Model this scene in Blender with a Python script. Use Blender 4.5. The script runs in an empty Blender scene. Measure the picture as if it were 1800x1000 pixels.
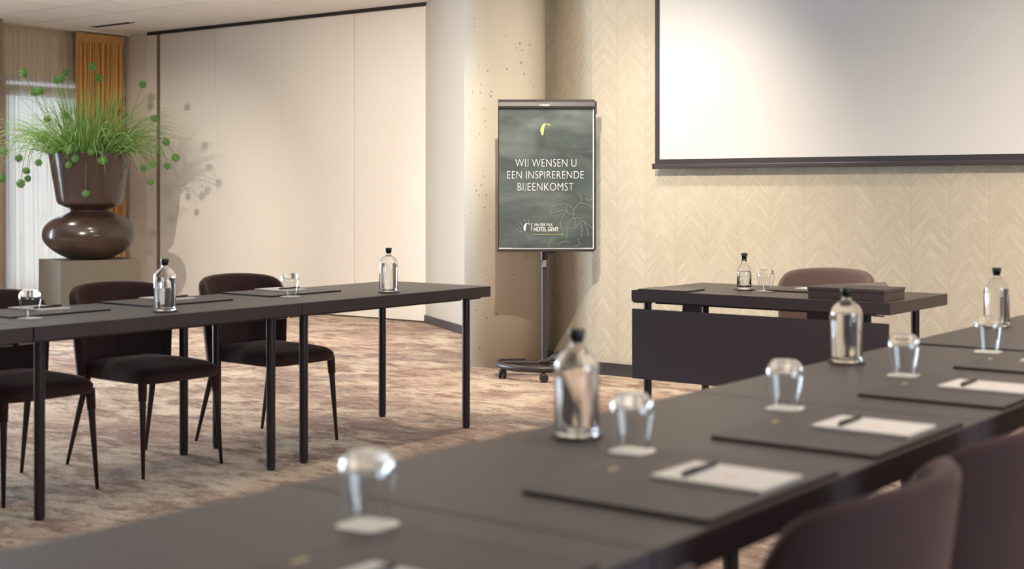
import bpy, bmesh, math, random
from mathutils import Vector, Matrix

# ------------------------------------------------------------------ camera, light, exposure
scene = bpy.context.scene
COL = scene.collection
PI = math.pi
F_PX, CX, HY, CAM_H = 2433.0, 900.0, 335.0, 1.265      # focal length / horizon of the 1800x1000 photograph
YAW = math.atan2(1850.0, F_PX)                          # the room's long axis is 37 degrees right of the view
FWD = Vector((-math.sin(YAW), math.cos(YAW), 0)); RGT = Vector((math.cos(YAW), math.sin(YAW), 0))

cam_data = bpy.data.cameras.new('camera'); cam = bpy.data.objects.new('camera', cam_data); COL.objects.link(cam)
cam.location = (0, 0, CAM_H); cam.rotation_euler = (PI / 2, 0, YAW)
cam_data.sensor_width = 36.0; cam_data.lens = 36.0 * F_PX / 1800.0
cam_data.shift_y = (HY - 500.0) / 1800.0
cam_data.clip_start = 0.05; cam_data.clip_end = 200
cam_data.dof.use_dof = True; cam_data.dof.focus_distance = 9.0; cam_data.dof.aperture_fstop = 2.7
scene.camera = cam

vs = scene.view_settings
vs.view_transform = 'Standard'; vs.look = 'None'; vs.gamma = 1.0; vs.use_curve_mapping = False
vs.exposure = 0.20
scene.cycles.use_denoising = True
scene.cycles.sample_clamp_indirect = 6.0

world = bpy.data.worlds.new('world'); scene.world = world; world.use_nodes = True
bg = world.node_tree.nodes['Background']
bg.inputs[0].default_value = (0.80, 0.90, 1.0, 1); bg.inputs[1].default_value = 0.62

WARM = (1.0, 0.875, 0.72)
CEIL = 3.07
def spot(loc, target, watts, size, blend=0.6, radius=0.04, color=WARM):
    d = bpy.data.lights.new('ceiling_spot', 'SPOT'); o = bpy.data.objects.new('ceiling_spot', d); COL.objects.link(o)
    d.energy = watts; d.spot_size = math.radians(size); d.spot_blend = blend; d.shadow_soft_size = radius; d.color = color
    o.location = loc; o.rotation_euler = (Vector(target) - Vector(loc)).to_track_quat('-Z', 'Y').to_euler()
    return o
def daylight(loc, rot, sx, sy, watts, color=(0.68, 0.84, 1.0)):
    d = bpy.data.lights.new('window_daylight', 'AREA'); o = bpy.data.objects.new('window_daylight', d); COL.objects.link(o)
    d.shape = 'RECTANGLE'; d.size = sx; d.size_y = sy; d.energy = watts; d.color = color
    o.location = loc; o.rotation_euler = rot
    return o
# adjustable ceiling spots
spot((-3.95, 5.25, 3.05), (-5.5, 7.9, 0.90), 430, 80, 1.0, 0.022)          # flipchart corner, screen left edge
spot((-1.05, 5.13, 3.05), (-1.75, 7.9, 0.50), 440, 82, 1.0, 0.03)           # right part of the screen wall
spot((-7.6, 6.0, 3.05), (-9.2, 10.0, 0.6), 640, 80, 1.0, 0.04)              # folding partition
spot((-6.93, 2.18, 3.05), (-11.9, 9.2, 0.9), 1350, 27, 0.8, 0.03)            # plant
# unseen downlights, added as ambient fill over the floor and the tables
for (x, y, w) in ((-7.3, 7.0, 150), (-4.6, 6.8, 150), (-6.9, 4.1, 75), (-3.2, 3.4, 72), (-1.4, 6.2, 150), (-1.4, 3.6, 110), (-9.6, 7.0, 130), (0.6, 2.6, 80), (-3.2, 0.6, 90), (-10.6, 3.6, 70), (-12.1, 7.3, 120)):
    spot((x, y, 3.05), (x, y, 0), w, 130, 0.9, 0.05)
# daylight at the windows
daylight((-13.62, 9.0, 1.35), (0, -PI / 2, 0), 2.3, 1.0, 22)
daylight((-13.62, 5.2, 1.35), (0, -PI / 2, 0), 2.3, 3.0, 700)
daylight((-13.62, 1.2, 1.35), (0, -PI / 2, 0), 2.3, 3.0, 340)
daylight((3.42, 2.6, 1.5), (0, PI / 2, 0), 2.0, 3.4, 190)

# ------------------------------------------------------------------ helpers
def pix(px, py, z):
    """room point at height z seen at that pixel"""
    Z = F_PX * (CAM_H - z) / (py - HY)
    p = FWD * Z + RGT * ((px - CX) / F_PX * Z)
    return Vector((p.x, p.y, z))
def at_depth(px, py, Z):
    p = FWD * Z + RGT * ((px - CX) / F_PX * Z)
    return Vector((p.x, p.y, CAM_H - (py - HY) / F_PX * Z))

def obj(name, bm, mat, parent=None, smooth=False, bevel=0, seg=2):
    me = bpy.data.meshes.new(name)
    bmesh.ops.recalc_face_normals(bm, faces=bm.faces)
    bm.to_mesh(me); bm.free()
    if smooth:
        for p in me.polygons: p.use_smooth = True
    if mat: me.materials.append(mat)
    o = bpy.data.objects.new(name, me); COL.objects.link(o)
    if parent: o.parent = parent
    if bevel:
        m = o.modifiers.new('bevel', 'BEVEL'); m.width = bevel; m.segments = seg; m.limit_method = 'ANGLE'
    return o
def tag(o, label=None, cat=None, group=None, kind=None):
    if label: o['label'] = label
    if cat: o['category'] = cat
    if group: o['group'] = group
    if kind: o['kind'] = kind
    return o
def thing(name, label, cat, loc=(0, 0, 0), rz=0, group=None):
    o = bpy.data.objects.new(name, None); COL.objects.link(o); o.empty_display_size = 0.1
    o.location = loc; o.rotation_euler = (0, 0, rz)
    return tag(o, label, cat, group)
def dup(root, loc, rz=None, label=None, group=None):
    r = root.copy(); COL.objects.link(r); r.location = loc
    if rz is not None: r.rotation_euler = (0, 0, rz)
    tag(r, label, None, group)
    for ch in list(root.children):
        c = ch.copy(); COL.objects.link(c); c.parent = r
        for g in list(ch.children):
            d = g.copy(); COL.objects.link(d); d.parent = c
    return r
def bx(bm, x0, x1, y0, y1, z0, z1):
    v = [bm.verts.new((x, y, z)) for z in (z0, z1) for (x, y) in ((x0, y0), (x1, y0), (x1, y1), (x0, y1))]
    for f in ((3, 2, 1, 0), (4, 5, 6, 7), (0, 1, 5, 4), (1, 2, 6, 5), (2, 3, 7, 6), (3, 0, 4, 7)):
        bm.faces.new([v[i] for i in f])
    return v
def box(x0, x1, y0, y1, z0, z1):
    bm = bmesh.new(); bx(bm, x0, x1, y0, y1, z0, z1); return bm
def lathe(bm, prof, n=40, cx=0, cy=0):
    rings = []
    for (r, z) in prof:
        if r < 1e-5: rings.append([bm.verts.new((cx, cy, z))])
        else: rings.append([bm.verts.new((cx + r * math.cos(2 * PI * i / n), cy + r * math.sin(2 * PI * i / n), z)) for i in range(n)])
    for a, b in zip(rings, rings[1:]):
        for i in range(n):
            j = (i + 1) % n
            if len(a) == 1 and len(b) == 1: continue
            if len(a) == 1: bm.faces.new((a[0], b[i], b[j]))
            elif len(b) == 1: bm.faces.new((a[i], a[j], b[0]))
            else: bm.faces.new((a[i], a[j], b[j], b[i]))
    return rings
def smooth_prof(pts, sub=6):
    """Catmull-Rom through profile points"""
    out = []
    for i in range(len(pts) - 1):
        p0 = pts[max(i - 1, 0)]; p1 = pts[i]; p2 = pts[i + 1]; p3 = pts[min(i + 2, len(pts) - 1)]
        for k in range(sub):
            t = k / sub
            out.append(tuple(0.5 * (2 * p1[d] + (p2[d] - p0[d]) * t + (2 * p0[d] - 5 * p1[d] + 4 * p2[d] - p3[d]) * t * t + (3 * p1[d] - p0[d] - 3 * p2[d] + p3[d]) * t ** 3) for d in (0, 1)))
    out.append(pts[-1])
    return [(max(r, 0), z) for r, z in out]
def sweep(bm, pts, radii, n=8, caps=True):
    pts = [Vector(p) for p in pts]
    if not hasattr(radii, '__len__'): radii = [radii] * len(pts)
    rings = []; ref = None
    for i, p in enumerate(pts):
        t = (pts[min(i + 1, len(pts) - 1)] - pts[max(i - 1, 0)]).normalized()
        if ref is None: ref = t.orthogonal().normalized()
        ref = (ref - t * ref.dot(t)).normalized(); b = t.cross(ref)
        rings.append([bm.verts.new(p + (ref * math.cos(2 * PI * k / n) + b * math.sin(2 * PI * k / n)) * radii[i]) for k in range(n)])
    for a, b in zip(rings, rings[1:]):
        for k in range(n): bm.faces.new((a[k], a[(k + 1) % n], b[(k + 1) % n], b[k]))
    if caps:
        bm.faces.new(rings[0][::-1]); bm.faces.new(rings[-1])
    return bm
def prism(bm, poly, z0, z1):
    a = [bm.verts.new((x, y, z0)) for x, y in poly]; b = [bm.verts.new((x, y, z1)) for x, y in poly]
    n = len(poly)
    bm.faces.new(a[::-1]); bm.faces.new(b)
    for i in range(n): bm.faces.new((a[i], a[(i + 1) % n], b[(i + 1) % n], b[i]))
    return bm

# ------------------------------------------------------------------ materials
def mat(name, color, rough=0.5, metal=0.0, spec=0.5, sheen=0.0, sheen_tint=(1, 1, 1), coat=0.0):
    m = bpy.data.materials.new(name); m.use_nodes = True
    b = m.node_tree.nodes['Principled BSDF']
    b.inputs['Base Color'].default_value = (*color, 1); b.inputs['Roughness'].default_value = rough
    b.inputs['Metallic'].default_value = metal; b.inputs['Specular IOR Level'].default_value = spec
    if sheen:
        b.inputs['Sheen Weight'].default_value = sheen; b.inputs['Sheen Tint'].default_value = (*sheen_tint, 1); b.inputs['Sheen Roughness'].default_value = 0.4
    if coat: b.inputs['Coat Weight'].default_value = coat; b.inputs['Coat Roughness'].default_value = 0.08
    return m
class NT:
    def __init__(s, m): s.t = m.node_tree; s.b = s.t.nodes['Principled BSDF']
    def n(s, typ, **kw):
        nd = s.t.nodes.new(typ)
        for k, v in kw.items():
            if k.startswith('i_'):
                key = k[2:]; key = int(key) if key.isdigit() else key.replace('_', ' ')
                nd.inputs[key].default_value = v
            else: setattr(nd, k, v)
        return nd
    def l(s, a, b): s.t.links.new(a, b)
    def coord(s, scale=(1, 1, 1), rot=(0, 0, 0), kind='Object'):
        c = s.n('ShaderNodeTexCoord'); mp = s.n('ShaderNodeMapping'); mp.inputs['Scale'].default_value = scale; mp.inputs['Rotation'].default_value = rot
        s.l(c.outputs[kind], mp.inputs[0]); return mp.outputs[0]
    def noise(s, vec, scale, detail=4, rough=0.5, dist=0.0):
        nd = s.n('ShaderNodeTexNoise'); nd.inputs['Scale'].default_value = scale; nd.inputs['Detail'].default_value = detail
        nd.inputs['Roughness'].default_value = rough; nd.inputs['Distortion'].default_value = dist
        s.l(vec, nd.inputs['Vector']); return nd.outputs['Fac']
    def ramp(s, fac, stops, interp='LINEAR'):
        r = s.n('ShaderNodeValToRGB'); e = r.color_ramp.elements; r.color_ramp.interpolation = interp
        while len(e) < len(stops): e.new(0.5)
        for el, (p, c) in zip(e, stops): el.position = p; el.color = (*c, 1) if len(c) == 3 else c
        s.l(fac, r.inputs[0]); return r.outputs[0]
    def mix(s, fac, a, b, mode='MIX'):
        nd = s.n('ShaderNodeMix', data_type='RGBA', blend_type=mode)
        if hasattr(fac, 'links'): s.l(fac, nd.inputs[0])
        else: nd.inputs[0].default_value = fac
        for v, i in ((a, 6), (b, 7)):
            if hasattr(v, 'links'): s.l(v, nd.inputs[i])
            else: nd.inputs[i].default_value = (*v, 1)
        return nd.outputs[2]
    def math(s, op, a, b=0.0, c=0.0):
        nd = s.n('ShaderNodeMath', operation=op)
        for v, i in ((a, 0), (b, 1), (c, 2)):
            if hasattr(v, 'links'): s.l(v, nd.inputs[i])
            else: nd.inputs[i].default_value = v
        return nd.outputs[0]
    def bump(s, h, strength=0.2, dist=0.01):
        nd = s.n('ShaderNodeBump'); nd.inputs['Strength'].default_value = strength; nd.inputs['Distance'].default_value = dist
        s.l(h, nd.inputs['Height']); s.l(nd.outputs[0], s.b.inputs['Normal'])

def m_carpet():
    m = mat('carpet', (0.5, 0.4, 0.3), 0.95, spec=0.1); t = NT(m); v = t.coord()
    va = t.coord((1.0, 1.5, 1), (0, 0, YAW)); vb = t.coord((1.0, 2.0, 1), (0, 0, YAW))
    big = t.noise(va, 0.62, 10, 0.70, 0.3)
    base = t.ramp(big, [(0.34, (0.25, 0.165, 0.14)), (0.43, (0.42, 0.305, 0.245)), (0.50, (0.55, 0.435, 0.33)), (0.60, (0.68, 0.575, 0.455)), (0.70, (0.60, 0.465, 0.345))])
    med = t.noise(vb, 2.6, 12, 0.82, 0.25)
    c = t.mix(t.ramp(med, [(0.47, (0, 0, 0)), (0.57, (0.9, 0.9, 0.9))]), base, (0.22, 0.13, 0.105))
    gr = t.noise(va, 0.95, 12, 0.80, 0.2)
    c = t.mix(t.ramp(gr, [(0.54, (0, 0, 0)), (0.65, (0.9, 0.9, 0.9))]), c, (0.15, 0.125, 0.13))
    lt = t.noise(vb, 3.4, 12, 0.84, 0.1)
    c = t.mix(t.ramp(lt, [(0.53, (0, 0, 0)), (0.63, (0.6, 0.6, 0.6))]), c, (0.76, 0.67, 0.55))
    fine = t.noise(v, 120, 3, 0.7)
    c = t.mix(t.ramp(fine, [(0.34, (0.55, 0.55, 0.55)), (0.60, (0, 0, 0))]), c, (0.17, 0.11, 0.095))
    t.l(c, t.b.inputs['Base Color']); t.bump(fine, 0.5, 0.006)
    return m
def m_wallpaper():
    m = mat('wallpaper_feather', (0.6, 0.5, 0.33), 0.62, spec=0.35); t = NT(m)
    sx = t.n('ShaderNodeSeparateXYZ'); t.l(t.coord(), sx.inputs[0])
    wob = t.noise(t.coord(), 5.0, 3, 0.5)
    u = t.math('PINGPONG', t.math('ADD', sx.outputs[0], 50.0), 0.115)
    vv = t.math('SUBTRACT', sx.outputs[2], t.math('MULTIPLY', u, 1.2))
    vv = t.math('ADD', vv, t.math('MULTIPLY', wob, 0.05))
    line = t.math('SINE', t.math('MULTIPLY', vv, 2 * PI / 0.0165))
    # strokes come and go along their own length
    cb = t.n('ShaderNodeCombineXYZ'); t.l(t.math('MULTIPLY', sx.outputs[0], 7.0), cb.inputs[0]); t.l(t.math('MULTIPLY', vv, 26.0), cb.inputs[2])
    n1 = t.noise(cb.outputs[0], 1.0, 3, 0.6)
    brk = t.ramp(n1, [(0.42, (0, 0, 0)), (0.64, (1, 1, 1))])
    s = t.math('MULTIPLY', t.ramp(line, [(0.30, (0, 0, 0)), (0.85, (1, 1, 1))]), brk)
    stem = t.ramp(u, [(0.0, (1, 1, 1)), (0.005, (0, 0, 0))])
    c = t.mix(t.noise(t.coord(), 1.4, 5, 0.6), (0.43, 0.37, 0.275), (0.53, 0.465, 0.36))
    c = t.mix(t.math('MULTIPLY', brk, 0.25), c, (0.60, 0.53, 0.41))
    c = t.mix(t.math('MULTIPLY', s, 0.60), c, (0.90, 0.84, 0.70))
    c = t.mix(t.math('MULTIPLY', stem, 0.25), c, (0.30, 0.24, 0.15))
    t.l(c, t.b.inputs['Base Color']); t.bump(s, 0.7, 0.004)
    return m
def m_concrete():
    m = mat('concrete', (0.5, 0.43, 0.34), 0.8, spec=0.25); t = NT(m); v = t.coord()
    c = t.mix(t.noise(t.coord((1, 1, .35)), 3.0, 7, 0.65), (0.52, 0.455, 0.355), (0.66, 0.59, 0.475))
    vo = t.n('ShaderNodeTexVoronoi'); vo.inputs['Scale'].default_value = 19; t.l(v, vo.inputs['Vector'])
    gate = t.ramp(t.noise(v, 2.3, 3), [(0.44, (0, 0, 0)), (0.56, (1, 1, 1))])
    pit = t.math('MULTIPLY', t.ramp(vo.outputs['Distance'], [(0.09, (1, 1, 1)), (0.15, (0, 0, 0))]), gate)
    c = t.mix(t.math('MULTIPLY', pit, 0.75), c, (0.17, 0.12, 0.08))
    t.l(c, t.b.inputs['Base Color']); t.bump(t.math('MULTIPLY', pit, -1.0), 0.6, 0.01)
    return m
def m_noisy(name, a, b, scale, rough, bump=0.0, detail=4, stretch=(1, 1, 1), **kw):
    m = mat(name, a, rough, **kw); t = NT(m); n = t.noise(t.coord(stretch), scale, detail, 0.6)
    t.l(t.mix(n, a, b), t.b.inputs['Base Color'])
    if bump: t.bump(n, bump, 0.003)
    return m
def m_glass(name, ior=1.45, color=(1, 1, 1)):
    m = mat(name, color, 0.0); b = m.node_tree.nodes['Principled BSDF']
    b.inputs['Transmission Weight'].default_value = 1.0; b.inputs['IOR'].default_value = ior
    return m
def m_sheer():
    m = bpy.data.materials.new('sheer'); m.use_nodes = True; t = m.node_tree; t.nodes.remove(t.nodes['Principled BSDF']); out = t.nodes['Material Output']
    tr = t.nodes.new('ShaderNodeBsdfTransparent'); tl = t.nodes.new('ShaderNodeBsdfTranslucent'); df = t.nodes.new('ShaderNodeBsdfDiffuse')
    tl.inputs[0].default_value = (0.95, 0.95, 0.95, 1); df.inputs[0].default_value = (0.88, 0.70, 0.44, 1)
    m1 = t.nodes.new('ShaderNodeMixShader'); m2 = t.nodes.new('ShaderNodeMixShader')
    m1.inputs[0].default_value = 0.55; m2.inputs[0].default_value = 0.38
    t.links.new(tl.outputs[0], m1.inputs[1]); t.links.new(df.outputs[0], m1.inputs[2])
    t.links.new(m1.outputs[0], m2.inputs[1]); t.links.new(tr.outputs[0], m2.inputs[2]); t.links.new(m2.outputs[0], out.inputs[0])
    return m
def m_pane():
    m = bpy.data.materials.new('window_glass'); m.use_nodes = True; t = m.node_tree; t.nodes.remove(t.nodes['Principled BSDF']); out = t.nodes['Material Output']
    tr = t.nodes.new('ShaderNodeBsdfTransparent'); gl = t.nodes.new('ShaderNodeBsdfGlossy'); gl.inputs['Roughness'].default_value = 0.02
    fr = t.nodes.new('ShaderNodeFresnel'); mx = t.nodes.new('ShaderNodeMixShader')
    t.links.new(fr.outputs[0], mx.inputs[0]); t.links.new(tr.outputs[0], mx.inputs[1]); t.links.new(gl.outputs[0], mx.inputs[2]); t.links.new(mx.outputs[0], out.inputs[0])
    return m
def m_poster():
    m = mat('poster_print', (0.08, 0.10, 0.09), 0.24, spec=0.8); t = NT(m)
    n = t.noise(t.coord((1.2, 1, 2.2)), 2.2, 4, 0.55, 0.6)
    c = t.ramp(n, [(0.3, (0.045, 0.058, 0.058)), (0.52, (0.085, 0.108, 0.105)), (0.72, (0.15, 0.175, 0.17))])
    t.l(c, t.b.inputs['Base Color'])
    t.bump(t.noise(t.coord((0.8, 1, 3.0)), 2.4, 2, 0.4, 0.4), 0.5, 0.02)
    return m

M = dict(
    carpet=m_carpet(), wallpaper=m_wallpaper(), concrete=m_concrete(),
    plaster=m_noisy('plaster_cream', (0.68, 0.60, 0.52), (0.74, 0.67, 0.58), 4, 0.8),
    corner=m_noisy('corner_wallcovering', (0.46, 0.41, 0.355), (0.54, 0.485, 0.42), 5, 0.75, 0.1, stretch=(14, 14, 0.6)),
    partition=m_noisy('partition_laminate', (0.74, 0.70, 0.64), (0.79, 0.75, 0.69), 1.5, 0.5),
    tile=m_noisy('ceiling_tile', (0.80, 0.77, 0.74), (0.86, 0.83, 0.80), 60, 0.9, 0.15),
    black=mat('black_gap', (0.012, 0.01, 0.01), 0.6), base=mat('baseboard_dark', (0.045, 0.038, 0.042), 0.45),
    recess=mat('recess_brown', (0.16, 0.105, 0.075), 0.7), pier=mat('pier_taupe', (0.30, 0.21, 0.16), 0.75),
    steel=mat('brushed_post', (0.30, 0.25, 0.20), 0.35, 0.8), plastic=mat('slot_grey', (0.09, 0.085, 0.085), 0.5),
    edge=mat('table_edge_shaded', (0.046, 0.031, 0.034), 0.5),  # shade on the table edges put into a darker colour
    tabletop=m_noisy('table_laminate', (0.050, 0.037, 0.033), (0.068, 0.051, 0.045), 30, 0.42, 0.06, stretch=(8, 1, 1)),
    tleg=mat('table_leg_metal', (0.028, 0.018, 0.022), 0.33, 0.2), zinc=mat('zinc', (0.45, 0.40, 0.36), 0.35, 0.9),
    modesty=mat('modesty_panel', (0.050, 0.036, 0.045), 0.5),
    velvet=m_noisy('chair_velvet', (0.040, 0.021, 0.021), (0.058, 0.031, 0.029), 9, 0.85, 0.0, sheen=0.35, sheen_tint=(0.75, 0.55, 0.48), spec=0.15),
    velvet_lit=m_noisy('chair_velvet_lit', (0.13, 0.085, 0.075), (0.16, 0.105, 0.09), 9, 0.85, 0.0, sheen=0.4, sheen_tint=(0.8, 0.65, 0.55), spec=0.15),  # lighter copy of the chair velvet, spot light put into the colour
    cleg=mat('chair_leg', (0.022, 0.013, 0.015), 0.45),
    leather=m_noisy('desk_pad_leather', (0.052, 0.039, 0.036), (0.068, 0.053, 0.047), 120, 0.48, 0.15),
    pad_edge=mat('pad_edge', (0.02, 0.013, 0.013), 0.6), paper=m_noisy('paper', (0.66, 0.61, 0.58), (0.70, 0.65, 0.62), 20, 0.8),
    coaster=mat('paper_coaster', (0.82, 0.77, 0.70), 0.8), dcoaster=mat('dark_coaster', (0.035, 0.026, 0.022), 0.6),
    pen=mat('pen_black', (0.012, 0.010, 0.012), 0.35), gold=mat('gold_print', (0.62, 0.50, 0.20), 0.4, 0.3), rust=mat('faint_print', (0.72, 0.52, 0.42), 0.8),
    thin=None, glass=m_glass('clear_glass', 1.45), water=m_glass('water', 1.33), cap=mat('bottle_stopper', (0.018, 0.014, 0.016), 0.4),
    flabel=mat('bottle_print', (0.70, 0.68, 0.55), 0.6),
    pot=m_noisy('pot_lacquer', (0.034, 0.019, 0.015), (0.042, 0.024, 0.019), 3, 0.22, coat=0.2),
    pedestal=m_noisy('pedestal_taupe', (0.125, 0.106, 0.082), (0.14, 0.119, 0.092), 6, 0.6),
    grass=m_noisy('grass_green', (0.075, 0.20, 0.04), (0.27, 0.44, 0.12), 14, 0.55), stem=mat('stem_green', (0.10, 0.17, 0.05), 0.6),
    head=m_noisy('flower_head_green', (0.045, 0.13, 0.03), (0.13, 0.28, 0.07), 30, 0.6), pale=m_noisy('grass_pale', (0.26, 0.44, 0.11), (0.42, 0.56, 0.22), 8, 0.55), soil=mat('soil', (0.03, 0.02, 0.014), 0.9),
    ochre=m_noisy('curtain_ochre', (0.60, 0.30, 0.085), (0.68, 0.36, 0.11), 12, 0.85, 0.1, stretch=(1, 1, 0.1), sheen=0.2),
    sheer=m_sheer(), pane=m_pane(), frame=mat('window_frame', (0.30, 0.31, 0.33), 0.5),
    board=mat('board_black', (0.030, 0.024, 0.026), 0.42), clip=mat('clip_bar', (0.050, 0.043, 0.047), 0.42, 0.1), poster=m_poster(),
    film=mat('poster_edge', (0.80, 0.79, 0.76), 0.4), wtext=mat('print_white', (0.80, 0.80, 0.78), 0.6), line=mat('print_faint', (0.20, 0.25, 0.23), 0.5),
    rubber=mat('caster_rubber', (0.020, 0.018, 0.020), 0.5), sticker=mat('sticker', (0.80, 0.76, 0.55), 0.6), stickerw=mat('sticker_white', (0.85, 0.83, 0.78), 0.6),
    screen=m_noisy('projection_cloth', (0.60, 0.58, 0.56), (0.62, 0.60, 0.58), 2, 0.75), sframe=mat('screen_frame', (0.030, 0.024, 0.027), 0.6), sbar=mat('screen_bar', (0.07, 0.058, 0.062), 0.4, 0.3),
    boxm=m_noisy('box_leather', (0.050, 0.033, 0.034), (0.064, 0.043, 0.042), 150, 0.5, 0.15), folder=mat('grey_folder', (0.15, 0.12, 0.105), 0.5),
)

def m_thin():
    """thin glass wall: mostly see-through, mirror-like at glancing angles"""
    m = bpy.data.materials.new('thin_glass'); m.use_nodes = True; t = m.node_tree; t.nodes.remove(t.nodes['Principled BSDF']); out = t.nodes['Material Output']
    tr = t.nodes.new('ShaderNodeBsdfTransparent'); tr.inputs[0].default_value = (0.95, 0.96, 0.96, 1); gl = t.nodes.new('ShaderNodeBsdfGlossy'); gl.inputs['Roughness'].default_value = 0.03
    lw = t.nodes.new('ShaderNodeLayerWeight'); lw.inputs[0].default_value = 0.5; mx = t.nodes.new('ShaderNodeMixShader')
    pw = t.nodes.new('ShaderNodeMath'); pw.operation = 'POWER'; pw.inputs[1].default_value = 3.0; ml = t.nodes.new('ShaderNodeMath'); ml.operation = 'MULTIPLY_ADD'; ml.inputs[1].default_value = 0.60; ml.inputs[2].default_value = 0.08
    t.links.new(lw.outputs['Facing'], pw.inputs[0]); t.links.new(pw.outputs[0], ml.inputs[0]); t.links.new(ml.outputs[0], mx.inputs[0]); t.links.new(tr.outputs[0], mx.inputs[1]); t.links.new(gl.outputs[0], mx.inputs[2]); t.links.new(mx.outputs[0], out.inputs[0])
    return m
M['thin'] = m_thin()

# ------------------------------------------------------------------ room shell
XL, XR, YB, YF, YP = -13.40, 3.30, -4.2, 7.96, 10.06      # left window wall, right wall, back wall, screen wall, folding partition
tag(obj('floor', box(XL - 0.3, XR + 0.3, YB - 0.3, YP + 0.3, -0.1, 0), M['carpet']), 'mottled beige and rust brown carpet floor', kind='structure')
bm = bmesh.new(); bx(bm, XL - 0.3, XR + 0.3, YB - 0.3, YP + 0.3, CEIL + 0.012, CEIL + 0.15)
ceiling = tag(obj('ceiling', bm, M['plastic']), 'suspended ceiling of square off-white tiles', kind='structure')
# tiles in sight one by one, the remaining field as one piece
tile_bm = bmesh.new(); bx(tile_bm, 0.014, 0.586, 0.014, 0.586, CEIL - 0.012, CEIL + 0.011)
tile0 = obj('tile', tile_bm, M['tile'], ceiling, bevel=0.003, seg=1)
first = True
X0T, Y0T = -13.40, 7.10
for i in range(9):
    for j in range(3):
        o = tile0 if first else tile0.copy()
        if not first: COL.objects.link(o)
        first = False
        o.location = (X0T + 0.6 * i, 7.5 + 0.6 * j, 0)
for name, (x0, x1, y0, y1) in dict(a=(XL, -8.004, 9.316, YP), b=(-7.996, XR, YB, YP), c=(XL, -8.004, YB, 7.496)).items():
    if name == 'a':
        bm = bmesh.new(); bx(bm, x0, -11.826, y0, y1, CEIL, CEIL + 0.011); bx(bm, -11.812, x1, y0, y1, CEIL, CEIL + 0.011)
        obj('border_panel', bm, M['tile'], ceiling)
    else: obj('border_panel', box(x0, x1, y0, y1, CEIL, CEIL + 0.011), M['tile'], ceiling)
sl = thing('air_diffuser', 'long dark slot air diffuser set in the ceiling near the curtain', 'vent', (-12.51, 9.29, CEIL))
obj('frame', box(-0.33, 0.33, -0.055, 0.055, -0.010, 0.0), M['plastic'], sl)
for k in (-0.028, 0.0, 0.028): obj('slat', box(-0.31, 0.31, k - 0.004, k + 0.004, -0.018, -0.010), M['black'], sl)

# screen wall, its end return, recess, slanted corner wall, round column
tag(obj('wall_front', box(-5.355, XR, YF, YF + 0.30, 0, CEIL), M['wallpaper']), 'wall in golden beige feather patterned wallpaper', kind='structure')
def slab(name, p, q, z0, z1, th, m, label=None, bev=0):
    p = Vector((p[0], p[1])); q = Vector((q[0], q[1])); d = (q - p).normalized(); nrm = Vector((-d.y, d.x))
    bm = bmesh.new(); prism(bm, [tuple(p), tuple(q), tuple(q + nrm * th), tuple(p + nrm * th)], z0, z1)
    return tag(obj(name, bm, m, bevel=bev), label, kind='structure')
CA, CB = (-8.69, 10.06), (-5.355, 7.96)
CM = (-6.35, 10.06 - 2.34 * 2.10 / 3.335)
slab('wall_corner', CA, CM, 0, CEIL, 0.12, M['corner'], 'slanted grey-beige wall between partition and column')
slab('wall_splay', CM, CB, 0, CEIL, 0.12, M['wallpaper'], 'slanted feather-papered wall between column and screen wall')
slab('baseboard_corner', (CA[0] - 0.008, CA[1] - 0.013), (CB[0] - 0.008, CB[1] - 0.013), 0, 0.075, 0.012, M['base'], 'dark baseboard of the slanted wall')
bm = bmesh.new(); lathe(bm, [(0, 0), (0.30, 0), (0.30, CEIL), (0, CEIL)], 96, -6.19, 8.057)
col = tag(obj('wall_column', bm, M['concrete'], smooth=False), 'round raw concrete column with air pits', kind='structure')
for p in col.data.polygons: p.use_smooth = abs(p.normal.z) < 0.5
tag(obj('baseboard_front', box(-5.355, XR, YF - 0.014, YF, 0, 0.085), M['base'], bevel=0.003), 'dark baseboard under the feather wallpaper', kind='structure')

# folding partition
wp = thing('wall_partition', 'folding partition of tall off-white panels', None); wp['kind'] = 'structure'
for a, b in zip((-12.66, -11.71, -10.68, -9.63), (-11.71, -10.68, -9.63, -8.60)):
    obj('panel', box(a + 0.0035, b - 0.0035, YP, YP + 0.08, 0.012, CEIL - 0.035), M['partition'], wp, bevel=0.003, seg=1)
obj('panel', box(-12.87, -12.70, YP, YP + 0.08, 0.012, CEIL - 0.035), M['partition'], wp, bevel=0.003, seg=1)
obj('post', box(-12.697, -12.663, YP - 0.012, YP + 0.06, 0, CEIL - 0.035), M['steel'], wp, bevel=0.004)
obj('track', box(-12.87, -8.60, YP - 0.015, YP + 0.10, CEIL - 0.033, CEIL + 0.01), M['black'], wp)
obj('backing', box(-12.87, -8.60, YP + 0.082, YP + 0.10, 0, CEIL), M['black'], wp)
tag(obj('wall_far', box(XL - 0.3, -12.872, YP - 0.01, YP + 0.12, 0, CEIL), M['plaster']), 'narrow cream wall beside the curtain', kind='structure')
tag(obj('wall_behind', box(-8.60, XR + 0.3, YP + 0.2, YP + 0.3, 0, CEIL), M['plaster']), kind='structure')
tag(obj('wall_back', box(XL - 0.3, XR + 0.3, YB - 0.12, YB, 0, CEIL), M['plaster']), kind='structure')
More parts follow.
